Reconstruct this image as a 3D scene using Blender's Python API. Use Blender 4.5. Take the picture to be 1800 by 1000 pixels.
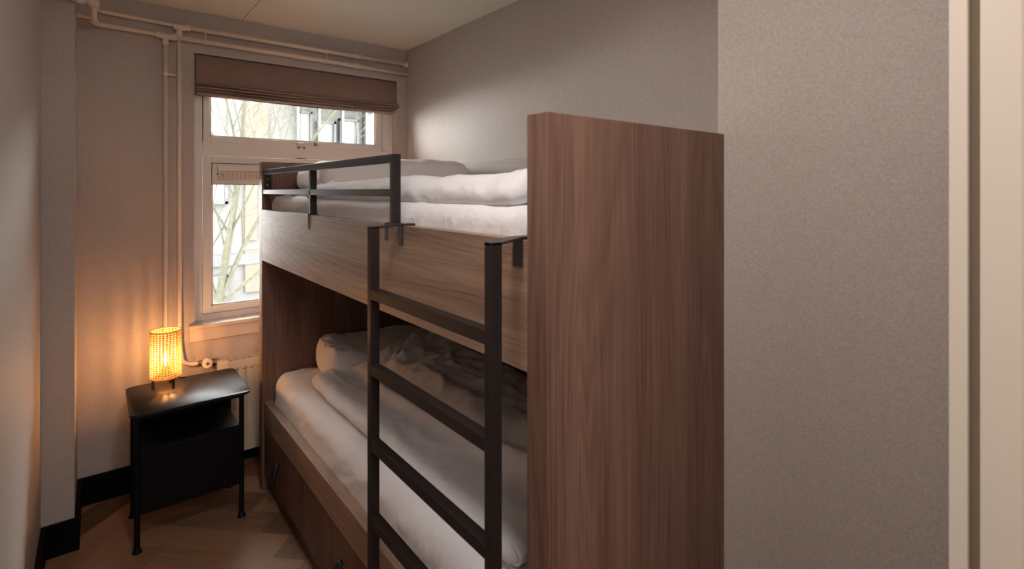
import bpy, bmesh, math, random
from mathutils import Vector, noise
S = bpy.context.scene
C = S.collection
for o in list(bpy.data.objects):
    bpy.data.objects.remove(o)

# ---------------------------------------------------------------- camera, world, light
YAW = math.radians(38.53)
FPX, HORIZON, EYE = 915.0, 335.0, 1.5
cam = bpy.data.cameras.new('camera')
cam.sensor_width = 36.0
cam.lens = FPX / 1800 * 36
cam.shift_y = -(500 - HORIZON) / 1800
cam.clip_start = 0.01
cam.dof.use_dof = True
cam.dof.focus_distance = 2.6
cam.dof.aperture_fstop = 6.3
co = bpy.data.objects.new('camera', cam)
C.objects.link(co)
co.location = (0, 0, EYE)
co.rotation_euler = (math.pi / 2, 0, -YAW)
S.camera = co

S.view_settings.view_transform = 'Standard'
S.view_settings.look = 'None'
S.view_settings.gamma = 1.0
S.view_settings.use_curve_mapping = False
S.view_settings.exposure = 0.0

w = bpy.data.worlds.new('world')
S.world = w
w.use_nodes = True
bg = w.node_tree.nodes['Background']
bg.inputs['Color'].default_value = (1.0, 0.98, 0.96, 1)
bg.inputs['Strength'].default_value = 30


def area_light(name, loc, rot, sx, sy, power, col):
    l = bpy.data.lights.new(name, 'AREA')
    l.shape = 'RECTANGLE'
    l.size, l.size_y = sx, sy
    l.energy = power
    l.color = col
    o = bpy.data.objects.new(name, l)
    C.objects.link(o)
    o.location = loc
    o.rotation_euler = rot
    return o


# unseen fill light, added in the hall behind the camera to brighten the room
area_light('hall_fill_light', (0.05, -0.75, 2.36), (math.radians(25), 0, 0), 1.0, 0.4, 28, (1.0, 0.90, 0.85))
# the room's own flush ceiling lamp, just inside the door
rl = area_light('room_light', (0.32, 0.56, 2.385), (0, 0, 0), 0.24, 0.24, 10.8, (1.0, 0.93, 0.88))
rl.data.shape = 'DISK'

# ---------------------------------------------------------------- materials
MATS = {}


def newmat(name):
    m = bpy.data.materials.new(name)
    m.use_nodes = True
    nt = m.node_tree
    b = nt.nodes['Principled BSDF']
    MATS[name] = m
    return m, nt, b


def link(nt, a, b):
    nt.links.new(a, b)


def plain(name, col, rough=0.6, metal=0.0, bump=0.0, bscale=80, spec=0.5, var=0.0):
    m, nt, b = newmat(name)
    b.inputs['Base Color'].default_value = (*col, 1)
    b.inputs['Roughness'].default_value = rough
    b.inputs['Metallic'].default_value = metal
    b.inputs['Specular IOR Level'].default_value = spec
    tc = nt.nodes.new('ShaderNodeTexCoord')
    n = nt.nodes.new('ShaderNodeTexNoise')
    n.inputs['Scale'].default_value = bscale
    n.inputs['Detail'].default_value = 4
    link(nt, tc.outputs['Object'], n.inputs['Vector'])
    if bump:
        bp = nt.nodes.new('ShaderNodeBump')
        bp.inputs['Strength'].default_value = bump
        bp.inputs['Distance'].default_value = 0.002
        link(nt, n.outputs['Fac'], bp.inputs['Height'])
        link(nt, bp.outputs['Normal'], b.inputs['Normal'])
    if var:
        r = nt.nodes.new('ShaderNodeValToRGB')
        r.color_ramp.elements[0].position = 0.3
        r.color_ramp.elements[1].position = 0.7
        r.color_ramp.elements[0].color = (*[c * (1 - var) for c in col], 1)
        r.color_ramp.elements[1].color = (*[min(1, c * (1 + var)) for c in col], 1)
        link(nt, n.outputs['Fac'], r.inputs['Fac'])
        link(nt, r.outputs['Color'], b.inputs['Base Color'])
    return m


def wallpaper(name, col):
    """woven look wallpaper: short horizontal flecks at two sizes, slight relief"""
    m, nt, b = newmat(name)
    tc = nt.nodes.new('ShaderNodeTexCoord')
    mp = nt.nodes.new('ShaderNodeMapping')
    mp.inputs['Scale'].default_value = (260, 260, 620)
    link(nt, tc.outputs['Object'], mp.inputs['Vector'])
    n = nt.nodes.new('ShaderNodeTexNoise')
    n.inputs['Scale'].default_value = 1.0
    n.inputs['Detail'].default_value = 3
    link(nt, mp.outputs['Vector'], n.inputs['Vector'])
    n2 = nt.nodes.new('ShaderNodeTexNoise')
    n2.inputs['Scale'].default_value = 150
    n2.inputs['Detail'].default_value = 5
    link(nt, tc.outputs['Object'], n2.inputs['Vector'])
    ad = nt.nodes.new('ShaderNodeMath')
    ad.operation = 'ADD'
    link(nt, n.outputs['Fac'], ad.inputs[0])
    link(nt, n2.outputs['Fac'], ad.inputs[1])
    r = nt.nodes.new('ShaderNodeValToRGB')
    r.color_ramp.elements[0].position = 0.35
    r.color_ramp.elements[1].position = 0.65
    r.color_ramp.elements[0].color = (*[c * 0.84 for c in col], 1)
    r.color_ramp.elements[1].color = (*[c * 1.14 for c in col], 1)
    hf = nt.nodes.new('ShaderNodeMath')
    hf.operation = 'MULTIPLY'
    hf.inputs[1].default_value = 0.5
    link(nt, ad.outputs[0], hf.inputs[0])
    link(nt, hf.outputs[0], r.inputs['Fac'])
    link(nt, r.outputs['Color'], b.inputs['Base Color'])
    bp = nt.nodes.new('ShaderNodeBump')
    bp.inputs['Strength'].default_value = 0.35
    bp.inputs['Distance'].default_value = 0.0015
    link(nt, hf.outputs[0], bp.inputs['Height'])
    link(nt, bp.outputs['Normal'], b.inputs['Normal'])
    b.inputs['Roughness'].default_value = 0.62
    b.inputs['Specular IOR Level'].default_value = 0.35
    return m


def wood(name, axis, dark, light, rough=0.5, seed=0.0):
    """oak laminate, grain along the given axis: figure from a distorted wave, fine pores from stretched noise"""
    m, nt, b = newmat(name)
    tc = nt.nodes.new('ShaderNodeTexCoord')

    def mapped(along, across):
        mp = nt.nodes.new('ShaderNodeMapping')
        sc = [across] * 3
        sc[axis] = along
        mp.inputs['Scale'].default_value = sc
        mp.inputs['Location'].default_value = (seed, seed * 1.7, seed * 0.6)
        link(nt, tc.outputs['Object'], mp.inputs['Vector'])
        return mp
    # figure
    n1 = nt.nodes.new('ShaderNodeTexNoise')
    n1.inputs['Scale'].default_value = 1.0
    n1.inputs['Detail'].default_value = 2
    n1.inputs['Distortion'].default_value = 0.4
    link(nt, mapped(0.45, 5.0).outputs['Vector'], n1.inputs['Vector'])
    mul = nt.nodes.new('ShaderNodeMath')
    mul.operation = 'MULTIPLY'
    mul.inputs[1].default_value = 44.0
    link(nt, n1.outputs['Fac'], mul.inputs[0])
    fr = nt.nodes.new('ShaderNodeMath')
    fr.operation = 'FRACT'
    link(nt, mul.outputs[0], fr.inputs[0])
    pp = nt.nodes.new('ShaderNodeMath')
    pp.operation = 'PINGPONG'
    pp.inputs[1].default_value = 1.0
    link(nt, mul.outputs[0], pp.inputs[0])
    # pores
    n2 = nt.nodes.new('ShaderNodeTexNoise')
    n2.inputs['Scale'].default_value = 1.0
    n2.inputs['Detail'].default_value = 5
    n2.inputs['Roughness'].default_value = 0.65
    link(nt, mapped(3.0, 330.0).outputs['Vector'], n2.inputs['Vector'])
    # broad tone
    n3 = nt.nodes.new('ShaderNodeTexNoise')
    n3.inputs['Scale'].default_value = 1.0
    n3.inputs['Detail'].default_value = 1
    link(nt, mapped(0.25, 13.0).outputs['Vector'], n3.inputs['Vector'])

    def mad(a, k, c):
        x = nt.nodes.new('ShaderNodeMath')
        x.operation = 'MULTIPLY_ADD'
        link(nt, a, x.inputs[0])
        x.inputs[1].default_value = k
        if isinstance(c, float):
            x.inputs[2].default_value = c
        else:
            link(nt, c, x.inputs[2])
        return x.outputs[0]
    t = mad(pp.outputs[0], 0.13, 0.0)
    t = mad(n2.outputs['Fac'], 1.0, t)
    t = mad(n3.outputs['Fac'], 0.55, t)
    t = mad(t, 1.0, -0.32)
    r = nt.nodes.new('ShaderNodeValToRGB')
    r.color_ramp.elements[0].position = 0.22
    r.color_ramp.elements[1].position = 0.85
    r.color_ramp.elements[0].color = (*dark, 1)
    r.color_ramp.elements[1].color = (*light, 1)
    link(nt, t, r.inputs['Fac'])
    link(nt, r.outputs['Color'], b.inputs['Base Color'])
    bp = nt.nodes.new('ShaderNodeBump')
    bp.inputs['Strength'].default_value = 0.25
    bp.inputs['Distance'].default_value = 0.001
    link(nt, t, bp.inputs['Height'])
    link(nt, bp.outputs['Normal'], b.inputs['Normal'])
    b.inputs['Roughness'].default_value = rough
    b.inputs['Specular IOR Level'].default_value = 0.4
    return m


def fabric(name, col, sheen=0.3, wv=900, bump=0.15):
    m, nt, b = newmat(name)
    b.inputs['Base Color'].default_value = (*col, 1)
    b.inputs['Roughness'].default_value = 0.85
    b.inputs['Sheen Weight'].default_value = sheen
    b.inputs['Specular IOR Level'].default_value = 0.2
    tc = nt.nodes.new('ShaderNodeTexCoord')
    n = nt.nodes.new('ShaderNodeTexNoise')
    n.inputs['Scale'].default_value = wv
    link(nt, tc.outputs['Object'], n.inputs['Vector'])
    n2 = nt.nodes.new('ShaderNodeTexNoise')
    n2.inputs['Scale'].default_value = 26
    n2.inputs['Detail'].default_value = 4
    n2.inputs['Distortion'].default_value = 1.2
    link(nt, tc.outputs['Object'], n2.inputs['Vector'])
    b1 = nt.nodes.new('ShaderNodeBump')
    b1.inputs['Strength'].default_value = bump
    b1.inputs['Distance'].default_value = 0.0006
    link(nt, n.outputs['Fac'], b1.inputs['Height'])
    b2 = nt.nodes.new('ShaderNodeBump')
    b2.inputs['Strength'].default_value = bump * 3.2
    b2.inputs['Distance'].default_value = 0.006
    link(nt, n2.outputs['Fac'], b2.inputs['Height'])
    link(nt, b1.outputs['Normal'], b2.inputs['Normal'])
    link(nt, b2.outputs['Normal'], b.inputs['Normal'])
    return m


def glass_mat(name):
    m, nt, b = newmat(name)
    nt.nodes.remove(b)
    out = nt.nodes['Material Output']
    tr = nt.nodes.new('ShaderNodeBsdfTransparent')
    tr.inputs['Color'].default_value = (0.97, 0.98, 0.97, 1)
    gl = nt.nodes.new('ShaderNodeBsdfGlossy')
    gl.inputs['Roughness'].default_value = 0.02
    fz = nt.nodes.new('ShaderNodeFresnel')
    fz.inputs['IOR'].default_value = 1.3
    mx = nt.nodes.new('ShaderNodeMixShader')
    link(nt, fz.outputs[0], mx.inputs[0])
    link(nt, tr.outputs[0], mx.inputs[1])
    link(nt, gl.outputs[0], mx.inputs[2])
    link(nt, mx.outputs[0], out.inputs['Surface'])
    return m


def emit(name, col, strength):
    m, nt, b = newmat(name)
    b.inputs['Base Color'].default_value = (0, 0, 0, 1)
    b.inputs['Emission Color'].default_value = (*col, 1)
    b.inputs['Emission Strength'].default_value = strength
    return m


def cane_mat(name):
    m, nt, b = newmat(name)
    nt.nodes.remove(b)
    out = nt.nodes['Material Output']
    tc = nt.nodes.new('ShaderNodeTexCoord')
    n = nt.nodes.new('ShaderNodeTexNoise')
    n.inputs['Scale'].default_value = 160
    link(nt, tc.outputs['Object'], n.inputs['Vector'])
    r = nt.nodes.new('ShaderNodeValToRGB')
    r.color_ramp.elements[0].color = (0.60, 0.42, 0.18, 1)
    r.color_ramp.elements[1].color = (0.80, 0.60, 0.32, 1)
    link(nt, n.outputs['Fac'], r.inputs['Fac'])
    d = nt.nodes.new('ShaderNodeBsdfDiffuse')
    t = nt.nodes.new('ShaderNodeBsdfTranslucent')
    link(nt, r.outputs['Color'], d.inputs['Color'])
    link(nt, r.outputs['Color'], t.inputs['Color'])
    mx = nt.nodes.new('ShaderNodeMixShader')
    mx.inputs[0].default_value = 0.34
    link(nt, d.outputs[0], mx.inputs[1])
    link(nt, t.outputs[0], mx.inputs[2])
    link(nt, mx.outputs[0], out.inputs['Surface'])
    return m


def floor_mat(name):
    m, nt, b = newmat(name)
    uv = nt.nodes.new('ShaderNodeUVMap')
    uv.uv_map = 'UVMap'
    at = nt.nodes.new('ShaderNodeAttribute')
    at.attribute_name = 'board'
    mp = nt.nodes.new('ShaderNodeMapping')
    mp.inputs['Scale'].default_value = (5, 75, 1)
    link(nt, uv.outputs['UV'], mp.inputs['Vector'])
    n = nt.nodes.new('ShaderNodeTexNoise')
    n.inputs['Scale'].default_value = 1
    n.inputs['Detail'].default_value = 6
    n.inputs['Distortion'].default_value = 0.5
    link(nt, mp.outputs['Vector'], n.inputs['Vector'])
    mp2 = nt.nodes.new('ShaderNodeMapping')
    mp2.inputs['Scale'].default_value = (2.5, 14, 1)
    link(nt, uv.outputs['UV'], mp2.inputs['Vector'])
    n2 = nt.nodes.new('ShaderNodeTexNoise')
    n2.inputs['Scale'].default_value = 1
    n2.inputs['Detail'].default_value = 3
    link(nt, mp2.outputs['Vector'], n2.inputs['Vector'])
    s = nt.nodes.new('ShaderNodeMath')
    s.operation = 'MULTIPLY_ADD'
    s.inputs[1].default_value = 0.55
    link(nt, n.outputs['Fac'], s.inputs[0])
    s2 = nt.nodes.new('ShaderNodeMath')
    s2.operation = 'MULTIPLY_ADD'
    s2.inputs[1].default_value = 0.62
    link(nt, at.outputs['Fac'], s2.inputs[0])
    s3 = nt.nodes.new('ShaderNodeMath')
    s3.operation = 'MULTIPLY'
    s3.inputs[1].default_value = 0.45
    link(nt, n2.outputs['Fac'], s3.inputs[0])
    link(nt, s3.outputs[0], s2.inputs[2])
    link(nt, s2.outputs[0], s.inputs[2])
    r = nt.nodes.new('ShaderNodeValToRGB')
    r.color_ramp.elements[0].position = 0.35
    r.color_ramp.elements[1].position = 1.0
    r.color_ramp.elements[0].color = (0.085, 0.040, 0.020, 1)
    r.color_ramp.elements[1].color = (0.29, 0.165, 0.095, 1)
    link(nt, s.outputs[0], r.inputs['Fac'])
    link(nt, r.outputs['Color'], b.inputs['Base Color'])
    b.inputs['Roughness'].default_value = 0.42
    b.inputs['Specular IOR Level'].default_value = 0.35
    bp = nt.nodes.new('ShaderNodeBump')
    bp.inputs['Strength'].default_value = 0.15
    bp.inputs['Distance'].default_value = 0.001
    link(nt, s.outputs[0], bp.inputs['Height'])
    link(nt, bp.outputs['Normal'], b.inputs['Normal'])
    return m


M_WALL = wallpaper('taupe_wallpaper', (0.49, 0.43, 0.395))
M_CEIL = plain('ceiling_paint', (0.85, 0.79, 0.68), 0.8, bump=0.1, bscale=60)
M_TRIM = plain('cream_paint', (0.61, 0.555, 0.475), 0.45, bump=0.05, bscale=40)
M_FRAME = plain('window_paint', (0.75, 0.715, 0.675), 0.4, bump=0.04, bscale=60)
M_SILL = plain('sill_paint', (0.60, 0.52, 0.44), 0.4)
M_PIPE = plain('pipe_paint', (0.76, 0.64, 0.54), 0.38, bump=0.08, bscale=120)
M_RAD = plain('radiator_enamel', (0.66, 0.58, 0.45), 0.35)
M_BLACK = plain('black_skirting', (0.003, 0.0025, 0.003), 0.6, spec=0.12)
M_STEEL = plain('dark_bronze_steel', (0.015, 0.010, 0.010), 0.46, metal=0.0, spec=0.35, bump=0.05, bscale=400)
M_STEELIN = plain('black_hook_steel', (0.018, 0.013, 0.015), 0.45)
M_NIGHT = plain('midnight_blue_enamel', (0.0035, 0.003, 0.005), 0.5, spec=0.2)
M_NTOP = plain('midnight_blue_top', (0.008, 0.008, 0.014), 0.45, spec=0.28)
M_SCREW = plain('bright_screw', (0.7, 0.68, 0.66), 0.3, metal=1.0)
M_BRASS = plain('tarnished_brass', (0.30, 0.19, 0.08), 0.45, metal=0.8)
M_WPLAST = plain('white_plastic', (0.75, 0.70, 0.63), 0.4)
M_DARKHOLE = plain('dark_slot', (0.02, 0.015, 0.012), 0.8)
M_LEATHER = plain('black_leather', (0.010, 0.009, 0.011), 0.5, bump=0.2, bscale=300)
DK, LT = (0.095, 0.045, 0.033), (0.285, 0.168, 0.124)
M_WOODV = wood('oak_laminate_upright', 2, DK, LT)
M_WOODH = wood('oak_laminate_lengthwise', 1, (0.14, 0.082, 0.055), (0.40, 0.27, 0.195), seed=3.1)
M_WOODB = wood('oak_laminate_backboard', 1, (0.26, 0.20, 0.18), (0.42, 0.35, 0.32), seed=5.3)  # same laminate made paler and greyer: window light put into the colour
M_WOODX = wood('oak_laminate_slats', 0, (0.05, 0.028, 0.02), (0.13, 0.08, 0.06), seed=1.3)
M_FLOOR = floor_mat('herringbone_oak')
M_SHEET = fabric('white_fitted_sheet', (0.77, 0.76, 0.78))
M_DUVET = fabric('white_cotton_cover', (0.78, 0.775, 0.80))
M_PILLOW = fabric('white_pillowcase', (0.77, 0.75, 0.75))
M_BLIND = fabric('taupe_blind_linen', (0.26, 0.172, 0.135), sheen=0.1, wv=500, bump=0.1)
M_GLASS = glass_mat('window_glass')
M_CANE = cane_mat('rattan_cane')
M_BULB = emit('lamp_filament_glow', (1.0, 0.49, 0.17), 1350)
M_HALL = emit('hall_diffuser_glow', (1.0, 0.84, 0.72), 4)
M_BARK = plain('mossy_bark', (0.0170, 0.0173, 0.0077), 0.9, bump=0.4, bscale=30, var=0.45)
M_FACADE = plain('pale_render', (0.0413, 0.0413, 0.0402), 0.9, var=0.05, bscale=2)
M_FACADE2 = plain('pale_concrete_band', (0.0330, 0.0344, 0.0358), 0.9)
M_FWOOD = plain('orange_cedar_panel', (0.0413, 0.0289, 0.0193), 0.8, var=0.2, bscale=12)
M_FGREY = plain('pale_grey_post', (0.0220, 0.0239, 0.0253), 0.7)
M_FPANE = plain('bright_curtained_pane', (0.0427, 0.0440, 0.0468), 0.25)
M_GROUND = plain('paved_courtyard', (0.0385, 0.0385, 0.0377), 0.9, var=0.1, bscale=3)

# ---------------------------------------------------------------- mesh helpers


def box(bm, x0, x1, y0, y1, z0, z1, bev=0.0, seg=2):
    vs = [bm.verts.new((x, y, z)) for x in (x0, x1) for y in (y0, y1) for z in (z0, z1)]
    idx = [(0, 1, 3, 2), (4, 6, 7, 5), (0, 4, 5, 1), (2, 3, 7, 6), (0, 2, 6, 4), (1, 5, 7, 3)]
    fs = [bm.faces.new([vs[i] for i in f]) for f in idx]
    if bev:
        es = list({e for f in fs for e in f.edges})
        bmesh.ops.bevel(bm, geom=es, offset=bev, segments=seg, affect='EDGES', profile=0.5)
    return bm


def boxes(*a, bev=0.0):
    bm = bmesh.new()
    for b in a:
        box(bm, *b, bev=bev)
    return bm


def prism(bm, pts, z0, z1, axis=2, bev=0):
    """extrude polygon pts; axis = extrusion axis, pts give the other two coordinates in order"""
    def mk(p, t):
        if axis == 2:
            return (p[0], p[1], t)
        if axis == 1:
            return (p[0], t, p[1])
        return (t, p[0], p[1])
    a = [bm.verts.new(mk(p, z0)) for p in pts]
    b = [bm.verts.new(mk(p, z1)) for p in pts]
    fs = [bm.faces.new(a[::-1]), bm.faces.new(b)]
    n = len(pts)
    for i in range(n):
        j = (i + 1) % n
        fs.append(bm.faces.new((a[i], a[j], b[j], b[i])))
    if bev:
        es = list({e for f in fs[:2] for e in f.edges})
        bmesh.ops.bevel(bm, geom=es, offset=bev, segments=2, affect='EDGES', profile=0.5)
    return bm


def bend(pts, r, n=6):
    """round the corners of a polyline"""
    P = [Vector(p) for p in pts]
    out = [P[0]]
    for i in range(1, len(P) - 1):
        a, b, c = P[i - 1], P[i], P[i + 1]
        d1, d2 = (a - b), (c - b)
        rr = min(r, d1.length * 0.49, d2.length * 0.49)
        p, q = b + d1.normalized() * rr, b + d2.normalized() * rr
        for k in range(n + 1):
            t = k / n
            out.append(p * (1 - t) ** 2 + b * 2 * t * (1 - t) + q * t * t)
    out.append(P[-1])
    return out


def tube(bm, pts, rad, n=12, cap=True):
    P = [Vector(p) for p in pts]
    rads = rad if isinstance(rad, (list, tuple)) else [rad] * len(P)
    T0 = (P[1] - P[0]).normalized()
    up = Vector((0, 0, 1)) if abs(T0.z) < 0.9 else Vector((1, 0, 0))
    N = T0.cross(up).normalized()
    rings = []
    for i, p in enumerate(P):
        if i == 0:
            T = T0
        elif i == len(P) - 1:
            T = (P[i] - P[i - 1]).normalized()
        else:
            T = ((P[i + 1] - p).normalized() + (p - P[i - 1]).normalized()).normalized()
        N = (N - T * N.dot(T)).normalized()
        B = T.cross(N)
        rings.append([bm.verts.new(p + (N * math.cos(a) + B * math.sin(a)) * rads[i])
                      for a in [2 * math.pi * k / n for k in range(n)]])
    for i in range(len(rings) - 1):
        for k in range(n):
            j = (k + 1) % n
            bm.faces.new((rings[i][k], rings[i][j], rings[i + 1][j], rings[i + 1][k]))
    if cap:
        bm.faces.new(rings[0][::-1])
        bm.faces.new(rings[-1])
    return bm


def lathe(bm, prof, cx, cy, n=32):
    rings = []
    for r, z in prof:
        rings.append([bm.verts.new((cx + r * math.cos(2 * math.pi * k / n), cy + r * math.sin(2 * math.pi * k / n), z)) for k in range(n)])
    for i in range(len(rings) - 1):
        for k in range(n):
            j = (k + 1) % n
            bm.faces.new((rings[i][k], rings[i][j], rings[i + 1][j], rings[i + 1][k]))
    bm.faces.new(rings[0][::-1])
    bm.faces.new(rings[-1])
    return bm


def origin_of(p):
    v = Vector((0, 0, 0))
    while p:
        v += p.location
        p = p.parent
    return v


def obj(name, bm, mat, parent=None, smooth=None, loc=None):
    """one mesh object from world-space bmesh"""
    if loc is None and parent is None:
        loc = Vector((0, 0, 0))
    o0 = origin_of(parent) if parent else Vector((0, 0, 0))
    base = Vector(loc) if loc is not None else o0
    for v in bm.verts:
        v.co -= base
    bmesh.ops.recalc_face_normals(bm, faces=bm.faces)
    me = bpy.data.meshes.new(name)
    bm.to_mesh(me)
    bm.free()
    me.materials.append(mat)
    if smooth is not None:
        if smooth is True:
            me.shade_smooth()
        else:
            me.shade_smooth()
            me.set_sharp_from_angle(angle=math.radians(smooth))
    o = bpy.data.objects.new(name, me)
    C.objects.link(o)
    if parent:
        o.parent = parent
        o.location = base - o0
    else:
        o.location = base
    return o


def thing(name, loc, label, cat, group=None):
    e = bpy.data.objects.new(name, None)
    C.objects.link(e)
    e.location = loc
    e.empty_display_size = 0.1
    tag(e, label, cat, group)
    return e


def tag(o, label=None, cat=None, group=None):
    if label:
        o['label'] = label
    if cat:
        o['category'] = cat
    if group:
        o['group'] = group
    return o


def struct(name, bm, mat, smooth=None, label=None, parent=None):
    o = obj(name, bm, mat, parent, smooth)
    if parent is None:
        o['kind'] = 'structure'
        if label:
            o['label'] = label
    return o


def fbm(p, oct=4):
    return noise.fractal(p, 1.0, 2.1, oct)


def ridge(p):
    return (1 - abs(noise.noise(p)) * 2.2)


def crease(p, k=7.0):
    """narrow fold lines"""
    return max(0.0, 1 - abs(noise.noise(p)) * k) ** 1.5


# ---------------------------------------------------------------- the room
XL, XR, YB, YC, XC = -0.18, 1.638, 3.215, 2.845, -0.075
ZC, PX, PY = 2.448, 1.255, 0.721
WX0, WX1, WZ0, WZ1 = 0.402, 1.571, 0.790, 2.232
HX0, HX1, HY0 = -1.0, 1.64, -1.6

# floor: herringbone boards, columns of tips running along the room
bm = bmesh.new()
uvl = bm.loops.layers.uv.new('UVMap')
fl = bm.faces.layers.float.new('board')
rnd = random.Random(4)
W_, L_ = 0.14, 0.62
R2 = math.sqrt(0.5)


def board(bx0, bx1, by0, by1, vert):
    g = 0.0006
    tone = rnd.random()
    ou, ov = rnd.random() * 40, rnd.random() * 40
    c = [(bx0 + g, by0 + g), (bx1 - g, by0 + g), (bx1 - g, by1 - g), (bx0 + g, by1 - g)]
    pts = [((a - b) * R2 - 0.217, (a + b) * R2) for a, b in c]
    if max(p[0] for p in pts) < HX0 or min(p[0] for p in pts) > XR or max(p[1] for p in pts) < HY0 or min(p[1] for p in pts) > YB:
        return
    f = bm.faces.new([bm.verts.new((p[0], p[1], 0)) for p in pts])
    f[fl] = tone
    for lp, (a, b) in zip(f.loops, c):
        lp[uvl].uv = (b + ou, a + ov) if vert else (a + ou, b + ov)


for i in range(-10, 10):
    for k in range(-50, 60):
        ox, oy = k * W_ + i * L_, k * W_ - i * L_
        board(ox, ox + L_, oy, oy + W_, False)
        board(ox + L_, ox + L_ + W_, oy + W_ - L_, oy + W_, True)
for co_, no_ in (((HX0, 0, 0), (-1, 0, 0)), ((XR + .002, 0, 0), (1, 0, 0)), ((0, HY0, 0), (0, -1, 0)), ((0, YB + .002, 0), (0, 1, 0))):
    bmesh.ops.bisect_plane(bm, geom=bm.verts[:] + bm.edges[:] + bm.faces[:], plane_co=co_, plane_no=no_, clear_outer=True)
nb = set(bm.faces)
box(bm, HX0, XR, HY0, YB, -0.08, -0.0015)
for f in bm.faces:
    if f not in nb:
        f[fl] = 0.0
struct('floor', bm, M_FLOOR, label='herringbone oak floor')

# ceiling in two sheets with an open joint running along the room
bm = boxes((HX0, 0.630, HY0, YB + .3, ZC, ZC + 0.08), (0.634, XR + .1, HY0, YB + .3, ZC, ZC + 0.08), (0.6, 0.66, HY0, YB, ZC + 0.012, ZC + 0.06))
struct('ceiling', bm, M_CEIL)

YO = YB + 0.33
bm = boxes((XL - .1, WX0, YB, YO, 0, ZC), (WX1, XR + .1, YB, YO, 0, ZC), (WX0, WX1, YB, YO, 0, WZ0 - 0.02), (WX0, WX1, YB, YO, WZ1, ZC))
struct('wall_back', bm, M_WALL)
struct('wall_right', boxes((XR, XR + 0.1, PY - .3, YB, 0, ZC)), M_WALL)
struct('wall_left', boxes((XL - 0.1, XL, 0.0, YB, 0, ZC)), M_WALL)
struct('wall_column', boxes((XL, XC, YC, YB, 0, ZC), bev=0.0), M_WALL)
struct('wall_pier', boxes((PX, XR, 0.14, PY, 0, ZC)), M_WALL)
struct('wall_front', boxes((0.80, XR, -0.10, 0.14, 0, ZC), (HX0 - .1, XL - 0.05, -0.10, 0.0, 0, ZC)), M_WALL)
struct('wall_hall', boxes((HX0 - .1, HX0, HY0, -0.1, 0, ZC), (XR, XR + .1, HY0, -0.1, 0, ZC), (HX0 - .1, XR + .1, HY0 - .1, HY0, 0, ZC)), M_WALL)

# black skirting
BH, BT = 0.132, 0.016
struct('baseboard_back', boxes((XC, XR, YB - BT, YB, 0, BH), bev=0.001), M_BLACK)
struct('baseboard_column', boxes((XL + BT, XC + BT, YC - BT, YC, 0, BH), (XC, XC + BT, YC, YB - BT, 0, BH), bev=0.001), M_BLACK)
struct('baseboard_left', boxes((XL, XL + BT, 0.15, YC, 0, BH), bev=0.001), M_BLACK)
struct('baseboard_pier', boxes((PX - BT, PX, 0.16, 0.70, 0, BH), bev=0.001), M_BLACK)

# door frame the camera looks past, right jamb with its rebate; casing on the room side
bm = bmesh.new()
XJ = 0.75
TRANSOM = 2.14
prism(bm, [(XJ, 0.152), (XJ, 0.1365), (XJ + 0.02, 0.1365), (XJ + 0.02, 0.1255), (XJ, 0.1255), (XJ, 0.0935), (XJ + 0.012, 0.0935), (XJ + 0.012, -0.115),
           (XJ + 0.07, -0.115), (XJ + 0.07, 0.152)], 0, ZC)
box(bm, XL, XL + 0.05, -0.115, 0.152, 0, ZC)
box(bm, XL + .05, XJ, 0.0, 0.06, 2.10, 2.14)
struct('door_1', bm, M_TRIM, label='cream painted door frame')

# ---------------------------------------------------------------- window
YF, YFB = 3.285, 3.345
win = thing('window_1', (0.98, YF, WZ0), 'painted window', 'window')
del win['category']
win['kind'] = 'structure'
ZT0, ZT1 = 1.694, 1.772     # transom
# outer frame: uprights, head, cill, transom
bm = boxes((WX0, 0.449, YF, YFB, WZ0, WZ1), (1.499, WX1, YF, YFB, 1.76, WZ1), (1.521, WX1, YF, YFB, WZ0, 1.76), (0.449, 1.523, YF, YFB, WZ0, 0.822), (0.449, 1.523, YF, YFB, 2.20, WZ1),
           (0.449, 1.523, YF, YFB, ZT0, ZT1), bev=0.002)
obj('window_frame', bm, M_FRAME, win)


def sash(name, x0, x1, z0, z1, gx0, gx1, gz0, gz1, yf, yb):
    bm = boxes((x0, gx0, yf, yb, z0, z1), (gx1, x1, yf, yb, z0, z1), (gx0, gx1, yf, yb, z0, gz0), (gx0, gx1, yf, yb, gz1, z1), bev=0.002)
    # glazing bead
    b = 0.009
    for q in ((gx0, gx0 + b, gz0, gz1), (gx1 - b, gx1, gz0, gz1), (gx0, gx1, gz0, gz0 + b), (gx0, gx1, gz1 - b, gz1)):
        box(bm, q[0], q[1], yf + 0.012, yf + 0.022, q[2], q[3])
    s = obj(name, bm, M_FRAME, win)
    obj('pane', boxes((gx0 - .003, gx1 + .003, yf + 0.024, yf + 0.030, gz0 - .003, gz1 + .003)), M_GLASS, s)
    return s


up = sash('upper_sash', 0.452, 1.494, 1.769, 2.197, 0.483, 1.452, 1.797, 2.165, YF - 0.006, YFB - 0.012)
# dark rubber line round the opening light
g = 0.004
obj('seal', boxes((1.494, 1.494 + g, YF + .003, YF + .02, 1.772, 2.197), (0.452 - g, 0.452, YF + .003, YF + .02, 1.772, 2.197)), M_DARKHOLE, win)
low = sash('lower_sash', 0.452, 1.520, 0.824, 1.691, 0.493, 1.478, 0.861, 1.652, YF + 0.001, YFB - 0.008)
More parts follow.
